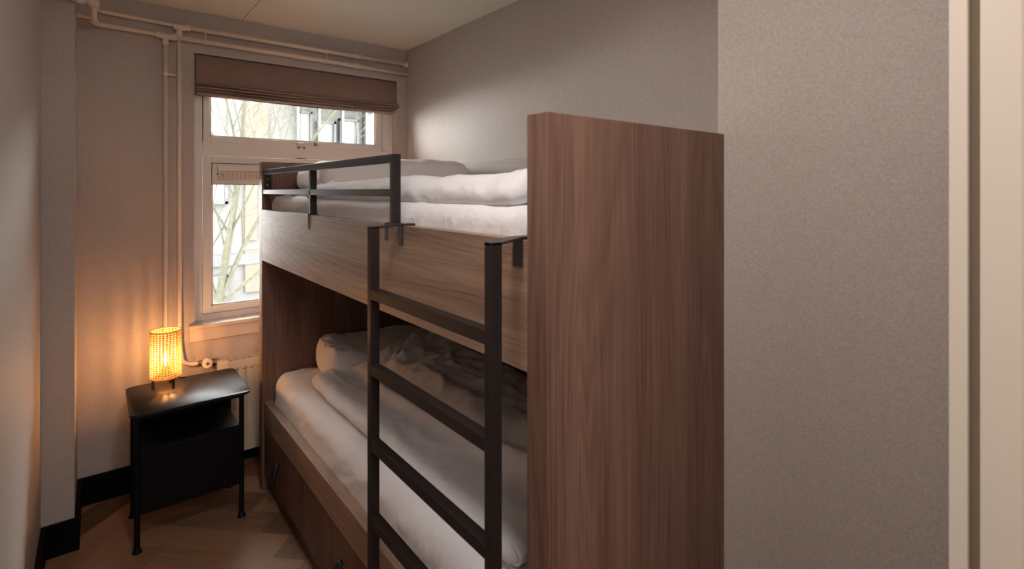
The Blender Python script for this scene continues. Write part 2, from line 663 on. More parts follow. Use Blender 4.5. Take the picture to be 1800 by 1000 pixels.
# trickle vent across the top of the lower light
vent = obj('vent', boxes((0.496, 1.474, YF - 0.004, YF + 0.02, 1.552, 1.650), (0.496, 1.474, YF - 0.008, YF + 0.02, 1.536, 1.552), bev=0.0015), M_FRAME, win)
obj('vent_flap', boxes((0.522, 1.45, YF - 0.012, YF - 0.004, 1.562, 1.604), bev=0.0015), M_SILL, vent)
obj('vent_hood', boxes((0.522, 1.45, YF - 0.016, YF - 0.004, 1.609, 1.641), bev=0.003), M_FRAME, vent)
bm = bmesh.new()
for k in range(42):
    x = 0.575 + k * 0.0205
    box(bm, x, x + 0.0012, YF - 0.0128, YF - 0.0118, 1.566, 1.600)
for (x, z, r) in ((0.546, 1.590, .0042), (0.520, 1.592, .0042), (0.550, 1.579, .0022), (0.543, 1.578, .0018), (0.536, 1.580, .0018), (0.552, 1.572, .0015)):
    tube(bm, [(x, YF - 0.0132, z), (x, YF - 0.009, z)], r, 10)
for k in range(3):
    z = 1.612 + 0.009 * k
    tube(bm, [(0.519, YF - 0.0165, z), (0.519, YF - 0.01, z)], .0012, 8)
obj('vent_slots', bm, M_DARKHOLE, vent)
# shadow gap around the vent, its shade painted as dark strips
obj('vent_gap_shade', boxes((0.4935, 0.4965, YF - 0.001, YF + .01, 1.534, 1.654), (0.4935, 1.477, YF - 0.001, YF + .01, 1.650, 1.6535), (0.4935, 1.477, YF - .001, YF + .01, 1.533, 1.536)), M_DARKHOLE, vent)
# furniture on the sash
h1 = obj('latch', boxes((0.945, 0.985, YF - 0.022, YF - 0.006, 1.768, 1.792), bev=0.003), M_WPLAST, win)
bm = bmesh.new()
for x in (0.951, 0.981):
    tube(bm, [(x, YF - 0.03, 1.762), (x, YF - 0.006, 1.762)], 0.0075, 14)
obj('latch_ring', bm, M_SCREW, h1, 40)
bm = bmesh.new()
for x in (0.951, 0.981):
    tube(bm, [(x, YF - 0.0315, 1.758), (x, YF - 0.0295, 1.758)], 0.0052, 12)
obj('latch_hole', bm, M_DARKHOLE, h1)
h2 = obj('stay', boxes((1.045, 1.062, YF - 0.018, YF - 0.006, 1.774, 1.796), bev=0.002), M_BRASS, win)
bm = bmesh.new()
tube(bm, bend([(1.058, YF - .014, 1.792), (1.085, YF - .014, 1.792), (1.085, YF - .014, 1.776), (1.058, YF - .014, 1.776)], .006), 0.0022, 8)
obj('stay_arm', bm, M_SCREW, h2, True)
obj('striker', boxes((0.925, 0.937, YF - 0.008, YF, 1.676, 1.700), bev=0.001), M_WPLAST, win)
obj('latch_bar', boxes((0.945, 1.005, YF - 0.002, YF + .001, 1.693, 1.697)), M_DARKHOLE, win)
# inner sill and the boxed board below it
bm = boxes((WX0 - 0.026, WX1 + 0.026, YB - 0.046, YB, WZ0 - 0.020, WZ0 + 0.001), (WX0, WX1, YB, YF + .02, WZ0 - 0.020, WZ0 + 0.001), bev=0.003)
obj('window_sill', bm, M_SILL, win)
obj('sill_apron', boxes((WX0 - 0.024, WX1 + 0.024, YB - 0.022, YB, WZ0 - 0.088, WZ0 - 0.020), bev=0.001), M_SILL, win)
# outside ledge
obj('outer_ledge', boxes((WX0, WX1, YFB, YO + .04, WZ0 - .01, WZ0 + 0.012)), M_FRAME, win)

# ---------------------------------------------------------------- roman blind
bl = thing('roman_blind', (0.98, 3.235, 2.0), 'taupe linen roman blind gathered up at the top of the window', 'blind')
bm = bmesh.new()
X0, X1 = 0.409, 1.556
NX = 60
prof = [(3.244, 2.228), (3.222, 2.226), (3.2, 2.19), (3.192, 2.13), (3.186, 2.075)]
drops = []
rows = []
for j, (y, z) in enumerate(prof):
    rows.append((y, z, 0.0))
# stacked folds: bulge out and tuck in
zf = 2.071
for k in range(4):
    d = 0.0 + 0.004 * k
    rows += [(3.172 + d * .5, zf + 0.001, 1), (3.163 + d * .5, zf - 0.005, 1), (3.168 + d * .5, zf - 0.011, 1), (3.190 + d, zf - 0.0145, 1), (3.204 + d, zf - 0.0150, 1)]
    zf -= 0.0165
rows += [(3.206, zf - 0.001, 1), (3.232, zf + 0.004, 1), (3.24, 2.03, 1), (3.246, 2.228, 0)]
grid = []
for ri, (y, z, fl_) in enumerate(rows):
    r = []
    for i in range(NX + 1):
        t = i / NX
        x = X0 + (X1 - X0) * t
        e = 0.0
        if fl_:
            # lower folds fan out slightly at the window's right side, sag a touch in the middle
            e = 0.010 * t * (1 if ri < 15 else 0.2) - 0.010 * max(0, (t - 0.86) / 0.14) * max(0, (ri - 15) / 10)
            z2 = z + 0.0015 * math.sin(9 * t + ri) - 0.003 * math.sin(math.pi * t)
        else:
            z2 = z
            e = 0.003 * t
        xx = x + (e if t > 0.5 else 0) * (t - 0.5) * 2
        # folded packet narrows at the very bottom right
        if fl_ and t > 0.93:
            xx -= max(0, ri - 12) * 0.0026 * (t - 0.93) / 0.07
        r.append(bm.verts.new((xx, y - 0.002 * math.sin(7 * t + ri * .6), z2)))
    grid.append(r)
for a in range(len(grid) - 1):
    for i in range(NX):
        bm.faces.new((grid[a][i], grid[a][i + 1], grid[a + 1][i + 1], grid[a + 1][i]))
for side in (0, NX):
    vs = [g_[side] for g_ in grid]
    bm.faces.new(vs if side else vs[::-1])
o = obj('blind_cloth', bm, M_BLIND, bl, 50)
obj('head_rail', boxes((WX0 + .004, WX1 - .004, 3.248, 3.276, 2.19, 2.230), bev=.002), M_WPLAST, bl)
bm = bmesh.new()
n = 150
for k in range(n):
    z = 2.0 - k * 0.0095
    for dx, dy in ((0.0, 0.0), (0.008, 0.004)):
        bmesh.ops.create_icosphere(bm, subdivisions=1, radius=0.0021, matrix=__import__('mathutils').Matrix.Translation((0.3975 + dx + 0.0008 * math.sin(k * .3), 3.206 + dy, z)))
obj('bead_chain', bm, M_WPLAST, bl, True)

# ---------------------------------------------------------------- heating pipes
YP = 3.185


def pipe_thing(name, loc, label):
    return thing(name, loc, label, 'pipe', 'cream heating pipes')


def collar(bm, c, axis, r, ln, n=14):
    c = Vector(c)
    d = Vector([(1, 0, 0), (0, 1, 0), (0, 0, 1)][axis]) * ln / 2
    tube(bm, [c - d, c - d * .55, c - d * .5, c + d * .5, c + d * .55, c + d], [r * .9, r, r * .93, r * .93, r, r * .9], n)


# upper (flow) run: comes round the column high up, drops behind the lower one, ends at right wall
p1 = pipe_thing('heating_pipe', (0.331, YP, 0.58), 'upper cream heating pipe under the ceiling, its drop bending to the radiator valve')
bm = bmesh.new()
tube(bm, bend([(-0.002, 2.93, 2.362), (-0.002, YP, 2.362), (0.331, YP, 2.350)], .03), 0.0095)
tube(bm, [(0.331, YP, 2.350), (1.638, YP, 2.347)], 0.0125)
obj('pipe_run', bm, M_PIPE, p1, True)
bm = bmesh.new()
tube(bm, bend([(0.331, YP, 2.350), (0.331, YP, 1.55), (0.333, YP - .004, 0.70), (0.345, YP - .008, 0.605), (0.395, YP - .012, 0.590), (0.425, YP - .012, 0.592)], .05, 8), 0.0100)
obj('drop_pipe', bm, M_PIPE, p1, True)
bm = bmesh.new()
collar(bm, (0.331, YP, 2.345), 0, 0.016, 0.05)
collar(bm, (0.331, YP, 2.322), 2, 0.0155, 0.045)
collar(bm, (0.368, YP, 2.350), 0, 0.019, 0.026)
obj('tee', bm, M_PIPE, p1, 40)
bm = bmesh.new()
collar(bm, (1.283, YP, 2.348), 0, 0.018, 0.05)
obj('coupling', bm, M_PIPE, p1, 40)
bm = bmesh.new()
collar(bm, (1.622, YP, 2.347), 0, 0.021, 0.02)
obj('wall_rosette', bm, M_PIPE, p1, 40)
for x in (0.449, 1.09):
    bm = bmesh.new()
    collar(bm, (x, YP, 2.349), 0, 0.0155, 0.016)
    box(bm, x - .004, x + .004, YP + .006, YB, 2.343, 2.355)
    obj('pipe_clip', bm, M_PIPE, p1, 40)

# lower (return) run: in front of the column, along the column's side, then along the wall
p2 = pipe_thing('heating_pipe.001', (0.272, YP, 0.15), 'lower cream heating pipe crossing the column top, its straight drop passing behind the lamp')
ZL = 2.288
bm = bmesh.new()
tube(bm, [(XL, 2.805, 2.298), (-0.012, 2.805, 2.290)], 0.0105)
tube(bm, bend([(-0.012, 2.79, 2.290), (-0.012, YP, 2.296), (0.272, YP, 2.292)], .035), 0.0105)
tube(bm, [(0.272, YP, 2.292), (1.638, YP, 2.284)], 0.0132)
obj('pipe_run', bm, M_PIPE, p2, True)
bm = bmesh.new()
tube(bm, bend([(0.272, YP, 2.292), (0.272, YP, 0.16), (0.272, YP - 0.005, 0.145), (0.56, YP - .01, 0.145)], .04), 0.0105)
obj('drop_pipe', bm, M_PIPE, p2, True)
bm = bmesh.new()
collar(bm, (0.272, YP, 2.289), 0, 0.016, 0.05)
collar(bm, (0.272, YP, 2.266), 2, 0.0155, 0.045)
collar(bm, (0.240, YP, 2.292), 0, 0.016, 0.02)
collar(bm, (0.306, YP, 2.291), 0, 0.019, 0.024)
obj('tee', bm, M_PIPE, p2, 40)
bm = bmesh.new()
collar(bm, (-0.016, 2.805, 2.291), 0, 0.018, 0.028)
collar(bm, (-0.055, 2.805, 2.292), 0, 0.0165, 0.025)
collar(bm, (-0.012, 2.835, 2.291), 1, 0.018, 0.028)
obj('elbow', bm, M_PIPE, p2, 40)
bm = bmesh.new()
collar(bm, (-0.012, 3.13, 2.295), 1, 0.0165, 0.024)
obj('elbow', bm, M_PIPE, p2, 40)
bm = bmesh.new()
collar(bm, (1.283, YP, 2.286), 0, 0.019, 0.05)
obj('coupling', bm, M_PIPE, p2, 40)
for x in (0.449, 1.09):
    bm = bmesh.new()
    collar(bm, (x, YP, 2.290), 0, 0.0165, 0.016)
    box(bm, x - .004, x + .004, YP + .006, YB, 2.284, 2.296)
    box(bm, x - .0025, x + .0025, YP - .004, YP + .004, 2.300, 2.336)
    obj('pipe_clip', bm, M_PIPE, p2, 40)
bm = bmesh.new()
collar(bm, (0.272, YP, 2.096), 2, 0.0140, 0.018)
collar(bm, (0.331, YP, 2.096), 2, 0.0130, 0.014)
box(bm, 0.286, 0.318, YP - .003, YP + .006, 2.090, 2.101, bev=.002)
box(bm, 0.298, 0.306, YP, YB, 2.092, 2.100)
obj('pipe_clip', bm, M_PIPE, p2, 40)
# stub into the column side
bm = bmesh.new()
tube(bm, [(XC, YP - .005, 2.322), (-0.012, YP - .005, 2.318)], 0.0075)
collar(bm, (XC + .006, YP - .005, 2.322), 0, 0.013, 0.01)
obj('pipe_stub', bm, M_PIPE, p2, 40)

# ---------------------------------------------------------------- radiator
rd = thing('radiator', (0.98, 3.15, 0.09), 'cream ribbed panel radiator under the window behind the bed end', 'radiator')
RX0, RX1, RZ0, RZ1, RY0, RY1 = 0.503, 1.45, 0.095, 0.585, 3.105, 3.180
bm = bmesh.new()
# front panel with pressed channels
prof = [(RX0, RY0 + .004)]
x = RX0 + 0.018
while x < RX1 - 0.03:
    prof += [(x, RY0), (x + 0.0235, RY0), (x + 0.0285, RY0 + 0.007), (x + 0.0335, RY0 + 0.007), (x + .0385, RY0)]
    x += 0.0385
prof += [(RX1 - .002, RY0), (RX1, RY0 + .004)]
lo = [bm.verts.new((a, b, RZ0 + .035)) for a, b in prof]
hi = [bm.verts.new((a, b, RZ1 - .050)) for a, b in prof]
for i in range(len(prof) - 1):
    bm.faces.new((lo[i], lo[i + 1], hi[i + 1], hi[i]))
flat0 = [bm.verts.new((a, RY0, RZ0)) for a, b in prof]
flat1 = [bm.verts.new((a, RY0, RZ1 - .034)) for a, b in prof]
for i in range(len(prof) - 1):
    bm.faces.new((flat0[i], flat0[i + 1], lo[i + 1], lo[i]))
    bm.faces.new((hi[i], hi[i + 1], flat1[i + 1], flat1[i]))
box(bm, RX0, RX1, RY0 + .0085, RY0 + .014, RZ0, RZ1 - .004)
box(bm, RX0, RX1, RY0, RY0 + .010, RZ1 - .034, RZ1 - .004)
box(bm, RX0, RX1, RY1 - .012, RY1, RZ0, RZ1 - .004)
obj('front_panel', bm, M_RAD, rd)
for xx in (RX0, RX1):
    obj('side_panel', boxes((xx - .003, xx + .003, RY0, RY1, RZ0, RZ1), bev=.001), M_RAD, rd)
bm = boxes((RX0 + .045, RX1 - .003, RY0 + .002, RY0 + .010, RZ1 - .004, RZ1 + .004), (RX0 + .045, RX1 - .003, RY1 - .010, RY1 - .002, RZ1 - .004, RZ1 + .004))
x = RX0 + .05
while x < RX1 - .01:
    box(bm, x, x + .007, RY0 + .01, RY1 - .01, RZ1 - .002, RZ1 + .003)
    x += .014
obj('top_grille', bm, M_RAD, rd)
obj('corner_cap', boxes((RX0 - .006, RX0 + .045, RY0 - .003, RY1 - .020, RZ1 - .030, RZ1 + .008), bev=.003), M_RAD, rd)
x = RX0 + .03
while x < RX1 - .03:
    obj('panel_slot', box(bmesh.new(), x, x + .018, RY0 - .0006, RY0 + .003, RZ1 - .0475, RZ1 - .0435), M_BRASS, rd)
    x += .0385
vv = obj('valve', tube(bmesh.new(), [(0.452, 3.130, 0.592), (0.452, 3.138, 0.592), (0.452, 3.142, 0.592), (0.452, 3.17, 0.592)], [0.024, 0.0265, 0.0265, 0.022], 8), M_WPLAST, rd)
obj('valve_screw', tube(bmesh.new(), [(0.452, 3.128, 0.592), (0.452, 3.133, 0.592)], 0.0075, 10), M_BRASS, vv)
bm = bmesh.new()
tube(bm, [(0.413, 3.173, 0.592), (0.44, 3.173, 0.592)], 0.013, 6)
tube(bm, [(0.46, 3.165, 0.596), (0.506, 3.160, 0.58)], 0.015, 8)
tube(bm, [(0.488, 3.163, 0.587), (0.500, 3.161, 0.582)], 0.020, 6)
obj('valve_union', bm, M_BRASS, vv)

# ---------------------------------------------------------------- bunk bed
BX = 0.643
bed = thing('bunk_bed', (1.14, 1.78, 0), 'built-in brown oak laminate bunk bed between the window and the pier', 'bunk bed')
bm = bmesh.new()
box(bm, BX, PX - .001, 0.704, 0.762, 0, 1.645, bev=0.0015)
box(bm, PX - .001, XR - .002, 0.724, 0.762, 0, 1.645)
obj('footboard', bm, M_WOODV, bed)
obj('headboard', boxes((BX, XR - .002, 2.813, 2.866, 0, 1.645), bev=0.0015), M_WOODV, bed)
obj('side_panel', boxes((BX, BX + 0.030, 0.762, 2.813, 1.152, 1.405), bev=0.001), M_WOODH, bed)
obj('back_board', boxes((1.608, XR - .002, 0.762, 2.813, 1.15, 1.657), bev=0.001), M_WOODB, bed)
obj('lower_back_board', boxes((1.622, XR - .002, 0.762, 2.813, 0.09, 1.15)), M_WOODV, bed)
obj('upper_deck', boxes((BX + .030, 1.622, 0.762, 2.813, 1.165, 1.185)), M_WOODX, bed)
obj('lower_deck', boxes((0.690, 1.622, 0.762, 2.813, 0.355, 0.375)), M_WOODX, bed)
obj('bed_rail', boxes((0.652, 0.690, 0.762, 2.813, 0.330, 0.443), bev=0.001), M_WOODH, bed)
obj('plinth', boxes((0.674, 0.700, 0.762, 2.813, 0, 0.090)), M_WOODX, bed)
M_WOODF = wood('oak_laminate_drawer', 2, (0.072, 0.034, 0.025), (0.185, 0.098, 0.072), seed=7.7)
for (ya, yb, yp) in ((2.160, 2.810, 2.555), (1.462, 2.157, 1.755), (0.765, 1.459, 1.10)):
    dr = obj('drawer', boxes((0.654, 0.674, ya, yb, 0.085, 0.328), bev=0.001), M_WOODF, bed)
    bm = bmesh.new()
    # folded leather tab hanging as a drop
    for s in (-1, 1):
        pts = bend([(0.650, yp + 0.004 * s, 0.232), (0.634, yp + .010 * s, 0.210), (0.626, yp + .024 * s, 0.168), (0.634, yp, 0.142)], .02, 6)
        tube(bm, pts, 0.0065, 8)
    tube(bm, [(0.655, yp, 0.230), (0.636, yp, 0.230)], 0.010, 12)
    obj('pull', bm, M_LEATHER, dr, True)
# guard rail
GX0, GX1 = 0.646, 0.671
gr = obj('guard_rail', boxes((GX0, GX1 - .008, 1.365, 2.813, 1.579, 1.603), bev=0.0012), M_STEEL, bed)
tag(gr, 'dark steel guard rail')
obj('middle_rail', boxes((GX0, GX1 - .008, 1.365, 2.813, 1.483, 1.505), bev=0.0012), M_STEEL, gr)
for (ya, yb, zt) in ((1.347, 1.367, 1.603), (2.068, 2.086, 1.580)):
    obj('post', boxes((GX0, GX1, ya, yb, 1.405, zt), bev=0.0012), M_STEEL, gr)
bm = boxes((GX0 - .004, 0.71, 1.325, 1.392, 1.405, 1.409), (GX0 - .005, GX0 - .001, 1.372, 1.390, 1.358, 1.409), (0.70, 0.72, 1.33, 1.36, 1.404, 1.408))
obj('clamp', bm, M_STEELIN, gr)
bm = boxes((GX0 - .004, 0.70, 2.065, 2.09, 1.405, 1.409), (GX0 - .0055, GX0 - .0025, 2.078, 2.083, 1.350, 1.409))
obj('clamp', bm, M_STEELIN, gr)
br = obj('bracket', boxes((0.652, 0.686, 2.806, 2.812, 1.484, 1.600), bev=0.001), M_STEELIN, gr)
for z in (1.528, 1.558):
    obj('screw', tube(bmesh.new(), [(0.666, 2.8035, z), (0.666, 2.807, z)], 0.0028, 8), M_SCREW, gr)

# ---------------------------------------------------------------- ladder
ld = thing('bed_ladder', (0.538, 0.98, 0), 'dark steel ladder hooked over the side panel of the upper bunk', 'ladder')
LX0, LX1 = 0.526, 0.550
YN, YR = (0.718, 0.738), (1.220, 1.240)
for ya, yb in (YN, YR):
    obj('stile', boxes((LX0, LX1, ya, yb, 0.0, 1.410), bev=0.0012), M_STEEL, ld)
for k in range(7):
    zt = 1.257 - 0.1865 * k
    obj('rung', boxes((LX0, LX1, YN[1], YR[0], zt - .025, zt), bev=0.0012), M_STEEL, ld)
for y0 in (YN[0], YR[0]):
    bm = bmesh.new()
    prism(bm, [(LX0, y0), (LX1, y0), (0.640, y0 + .054), (0.700, y0 + .054), (0.700, y0 + .082), (0.632, y0 + .082), (LX0, y0 + .020)], 1.4062, 1.4105)
    box(bm, 0.6375, 0.6415, y0 + .054, y0 + .080, 1.352, 1.4105)
    obj('hook', bm, M_STEELIN, ld)


# ---------------------------------------------------------------- bedding
def soft_box(x0, x1, y0, y1, z0, z1, r, step, disp):
    """closed rounded box mesh of about the given step, displaced by disp(p, n) -> p"""
    bm = bmesh.new()
    nx, ny, nz = [max(2, int(round((b - a) / step))) for a, b in ((x0, x1), (y0, y1))] + [max(8, int((z1 - z0) / (step * .8)))]

    def sp(i, n, a, b):
        # more samples near the ends so that round edges stay smooth
        t = i / n
        L = b - a
        rr = min(r * 1.05 / L, 0.3)
        m = 5 if n >= 16 else max(1, n // 4)
        if n < 16:
            return a + L * t
        if i <= m:
            return a + L * rr * (i / m)
        if i >= n - m:
            return b - L * rr * ((n - i) / m)
        return a + L * (rr + (1 - 2 * rr) * (i - m) / (n - 2 * m))
    cache = {}

    def vert(i, j, k):
        key = (i, j, k)
        if key in cache:
            return cache[key]
        p = Vector((sp(i, nx, x0, x1), sp(j, ny, y0, y1), sp(k, nz, z0, z1)))
        q = Vector((min(max(p.x, x0 + r), x1 - r), min(max(p.y, y0 + r), y1 - r), min(max(p.z, z0 + r), z1 - r)))
        d = p - q
        if d.length > 1e-9:
            nrm = d.normalized()
            p = q + nrm * r
        else:
            nrm = Vector((0, 0, 1))
        v = bm.verts.new(disp(p, nrm))
        cache[key] = v
        return v
    for i in range(nx):
        for j in range(ny):
            for k, flip in ((0, 1), (nz, 0)):
                q = [vert(i, j, k), vert(i + 1, j, k), vert(i + 1, j + 1, k), vert(i, j + 1, k)]
                bm.faces.new(q[::-1] if flip else q)
    for i in range(nx):
        for k in range(nz):
            for j, flip in ((0, 0), (ny, 1)):
                q = [vert(i, j, k), vert(i + 1, j, k), vert(i + 1, j, k + 1), vert(i, j, k + 1)]
                bm.faces.new(q[::-1] if flip else q)
    for j in range(ny):
        for k in range(nz):
            for i, flip in ((0, 1), (nx, 0)):
                q = [vert(i, j, k), vert(i, j + 1, k), vert(i, j + 1, k + 1), vert(i, j, k + 1)]
                bm.faces.new(q[::-1] if flip else q)
    return bm


def sstep(a, b, t):
    t = min(1, max(0, (t - a) / (b - a)))
    return t * t * (3 - 2 * t)


def mattress_disp(amp_side, seed, y0, y1, z0):
    def f(p, n):
        side = 1 - abs(n.z)
        q = Vector((p.x * 3 + seed, p.y * 20 + 3 * noise.noise(Vector((p.y * 2, p.z * 6, seed))), p.z * 4 + seed))
        w = noise.noise(q) + 0.6 * ridge(Vector((p.x * 5, p.y * 11 + p.z * 9, p.z * 5 + seed)))
        endw = 1 + 1.5 * sstep(y1 - .5, y1 - .1, p.y)
        d = amp_side * w * side * endw
        # top: faint creases running across
        t = max(0, n.z)
        d += t * 0.0035 * fbm(Vector((p.x * 3.0, p.y * 13 + p.x * 6, seed)), 3)
        d += t * 0.009 * crease(Vector((p.x * 2.0 + seed, p.y * 9 + 1.5 * noise.noise(Vector((p.x * 3, p.y * 2, seed))), 0)), 5) * (0.3 + sstep(y1 - .7, y1 - .2, p.y))
        wv = noise.noise(Vector((p.y * 1.7, seed, p.z * 5)))
        d += side * (0.004 + 0.010 * max(0, wv)) * crease(Vector((p.z * 7 + seed, p.y * 15 + p.z * 14 + 5 * wv, p.x * 2)), 5)
        return p + Vector((n.x * d, n.y * d * .5, n.z * abs(d) if n.z > 0 else 0))
    return f


lm = obj('mattress', soft_box(0.694, 1.606, 0.775, 2.802, 0.377, 0.578, 0.055, 0.016, mattress_disp(0.0022, 2.0, .775, 2.802, .377)), M_SHEET, None, True, loc=(1.14, 1.78, 0.375))
tag(lm, 'white sheeted mattress lying in the lower bunk', 'mattress', 'white bed mattresses')
um = obj('mattress.001', soft_box(0.678, 1.600, 0.772, 2.800, 1.186, 1.468, 0.045, 0.016, mattress_disp(0.0020, 9.0, .775, 2.8, 1.19)), M_SHEET, None, True, loc=(1.14, 1.78, 1.185))
tag(um, 'white sheeted mattress on the upper bunk behind the guard rail', 'mattress', 'white bed mattresses')


def pillow(name, cx, cy, z0, lx, ly, T, seed, label, tiltx=0.0, end_flat=False, rot=0.0):
    bm = bmesh.new()
    nx, ny = 72, 56
    top, bot = {}, {}

    def h(u, v):
        a = max(0.0, 1 - abs(u) ** 4) ** 0.30
        b = max(0.0, 1 - abs(v) ** 3.2) ** 0.30
        return a * b
    cr, sr = math.cos(rot), math.sin(rot)
    for i in range(nx + 1):
        for j in range(ny + 1):
            u = -math.cos(math.pi * i / nx)
            v = -math.cos(math.pi * j / ny)
            pin = 1 - 0.09 * abs(v) ** 7
            pin2 = 1 - 0.13 * abs(u) ** 7
            px, py = u * lx / 2 * pin, v * ly / 2 * pin2
            H = h(u, v)
            if end_flat:
                H = min(1, H * (1 + 0.9 * sstep(-0.55, -0.95, u) * (1 - abs(v) ** 4)))
            q = Vector((px * 5 + seed, py * 5, seed))
            ed = max(abs(u), abs(v)) ** 3
            w = 0.010 * fbm(q * 1.4, 3) + 0.007 * ridge(Vector((px * 11 + py * 5, py * 9 - px * 4, seed))) * (0.4 + ed)
            zt = T * (0.42 + 0.58 * H) + w * H ** 0.4
            zt += 0.010 * crease(Vector((px * 6 + seed, py * 8 + px * 5, seed)), 6) * H * (0.3 + ed)
            zt -= 0.022 * (1 - ed) * (1 - abs(v)) * 0.5
            zt += tiltx * u * H
            zb = T * 0.42 * (1 - H)
            border = i in (0, nx) or j in (0, ny)
            X, Yy = cx + px * cr - py * sr, cy + px * sr + py * cr
            if border:
                v_ = bm.verts.new((X, Yy, z0 + T * 0.42 + w * .4))
                top[i, j] = bot[i, j] = v_
            else:
                top[i, j] = bm.verts.new((X, Yy, z0 + zt))
                bot[i, j] = bm.verts.new((X, Yy, z0 + zb))
    for i in range(nx):
        for j in range(ny):
            bm.faces.new((top[i, j], top[i + 1, j], top[i + 1, j + 1], top[i, j + 1]))
            bm.faces.new((bot[i, j], bot[i, j + 1], bot[i + 1, j + 1], bot[i + 1, j]))
    o = obj(name, bm, M_PILLOW, None, True, loc=(cx, cy, z0))
    tag(o, label, 'pillow', 'white bed pillows')
    return o


pillow('pillow', 1.195, 2.565, 0.583, 0.66, 0.44, 0.155, 3.3, 'white pillow at the window end of the lower bunk, partly behind the ladder', end_flat=True, rot=-0.10)
pillow('pillow.001', 1.165, 2.50, 1.470, 0.80, 0.52, 0.190, 7.1, 'white pillow at the window end of the upper bunk, behind the guard rail', tiltx=0.016)


def duvet(name, x0, x1, y0, y1, z0, T, seed, hfun, label, edge, ws=1.0, calm=0.0, bigamp=0.022):
    r = T / 2 * 0.96

    def f(p, n):
        t = (p.z - z0) / T
        H = hfun(p.x, p.y)
        z = z0 + T * t * H if t > 0 else p.z
        q = Vector((p.x, p.y, seed))
        big = bigamp * fbm(Vector((p.x * 3.2, p.y * 2.1, seed)), 3)
        cre = 0.010 * ridge(Vector((p.x * 6 + 2.2 * noise.noise(q * 2), p.y * 3.3 + 2 * noise.noise(q * 2.7), seed))) \
            + 0.006 * ridge(Vector((p.x * 13 + 2 * noise.noise(q * 3), p.y * 6.5, seed + 4)))
        sharp = 0.013 * crease(Vector((p.x * 4 + 1.6 * noise.noise(q * 3), p.y * 2.4 + 1.6 * noise.noise(q * 2.2), seed + 9)), 6) \
            + 0.008 * crease(Vector((p.x * 9 + 2 * noise.noise(q * 4), p.y * 7, seed + 2)), 5)
        crump = (1 + 1.3 * sstep(y1 - .35, y1 - .05, p.y)) * (0.35 + 0.65 * sstep(calm, calm + .12, p.x))
        z += max(0, t) ** 0.8 * (big * (0.5 + 0.5 * sstep(calm, calm + .12, p.x)) + (cre - 0.006) * ws * crump + sharp * ws * crump)
        # outline wanders a little, hem puckers
        ex = edge(p.x, p.y)
        px = p.x + n.x * (0.007 * fbm(Vector((p.y * 5, seed, p.z * 10)), 2) + 0.004 * noise.noise(Vector((p.y * 22, p.z * 30, seed)))) + ex[0]
        py = p.y + n.y * 0.010 * fbm(Vector((p.x * 6, seed, p.z * 9)), 2) + ex[1]
        dz = ex[2] if len(ex) > 2 else 0.0
        return Vector((px, py, max(z, z0 + 0.0005) + dz))
    o = obj(name, soft_box(x0, x1, y0, y1, z0, z0 + T, r, 0.0115, f), M_DUVET, None, True, loc=((x0 + x1) / 2, (y0 + y1) / 2, z0))
    tag(o, label, 'duvet', 'white duvets on the bunks')
    return o


def h_low(x, y):
    # thick along the middle and wall side, thinner strip on the room side with a long fold between them
    a = 0.70 + 0.75 * sstep(0.92, 1.10, x) - 0.50 * sstep(1.34, 1.52, x)
    f = math.exp(-((x - (0.99 + 0.05 * math.sin(y * 2.4))) / 0.022) ** 2) * 0.28
    a += f * sstep(0.9, 1.2, y) * sstep(2.3, 2.0, y)
    a *= 0.92 + 0.12 * sstep(1.5, 2.2, y)
    a += 0.10 * math.exp(-((y - 2.28) / .1) ** 2)
    return a


def h_up(x, y):
    a = 0.88 + 0.10 * math.sin(x * 5.2) * sstep(.7, 1.0, x)
    a -= 0.25 * sstep(2.0, 2.4, y)
    return a


dlow = duvet('duvet', 0.765, 1.52, 0.96, 2.36, 0.582, 0.105, 1.7, h_low, 'rumpled white duvet on the lower bunk behind the ladder rungs',
      lambda x, y: (0.0, 0.11 * sstep(1.05, 0.80, x) * sstep(1.7, 2.36, y)), calm=0.98)
dup_ = duvet('duvet.001', 0.700, 1.56, 0.86, 2.33, 1.470, 0.072, 5.2, h_up, 'white duvet spread on the upper bunk beside the footboard',
      lambda x, y: (0, 0, -0.016 * sstep(0.76, 0.70, x)), ws=.42, bigamp=0.012)


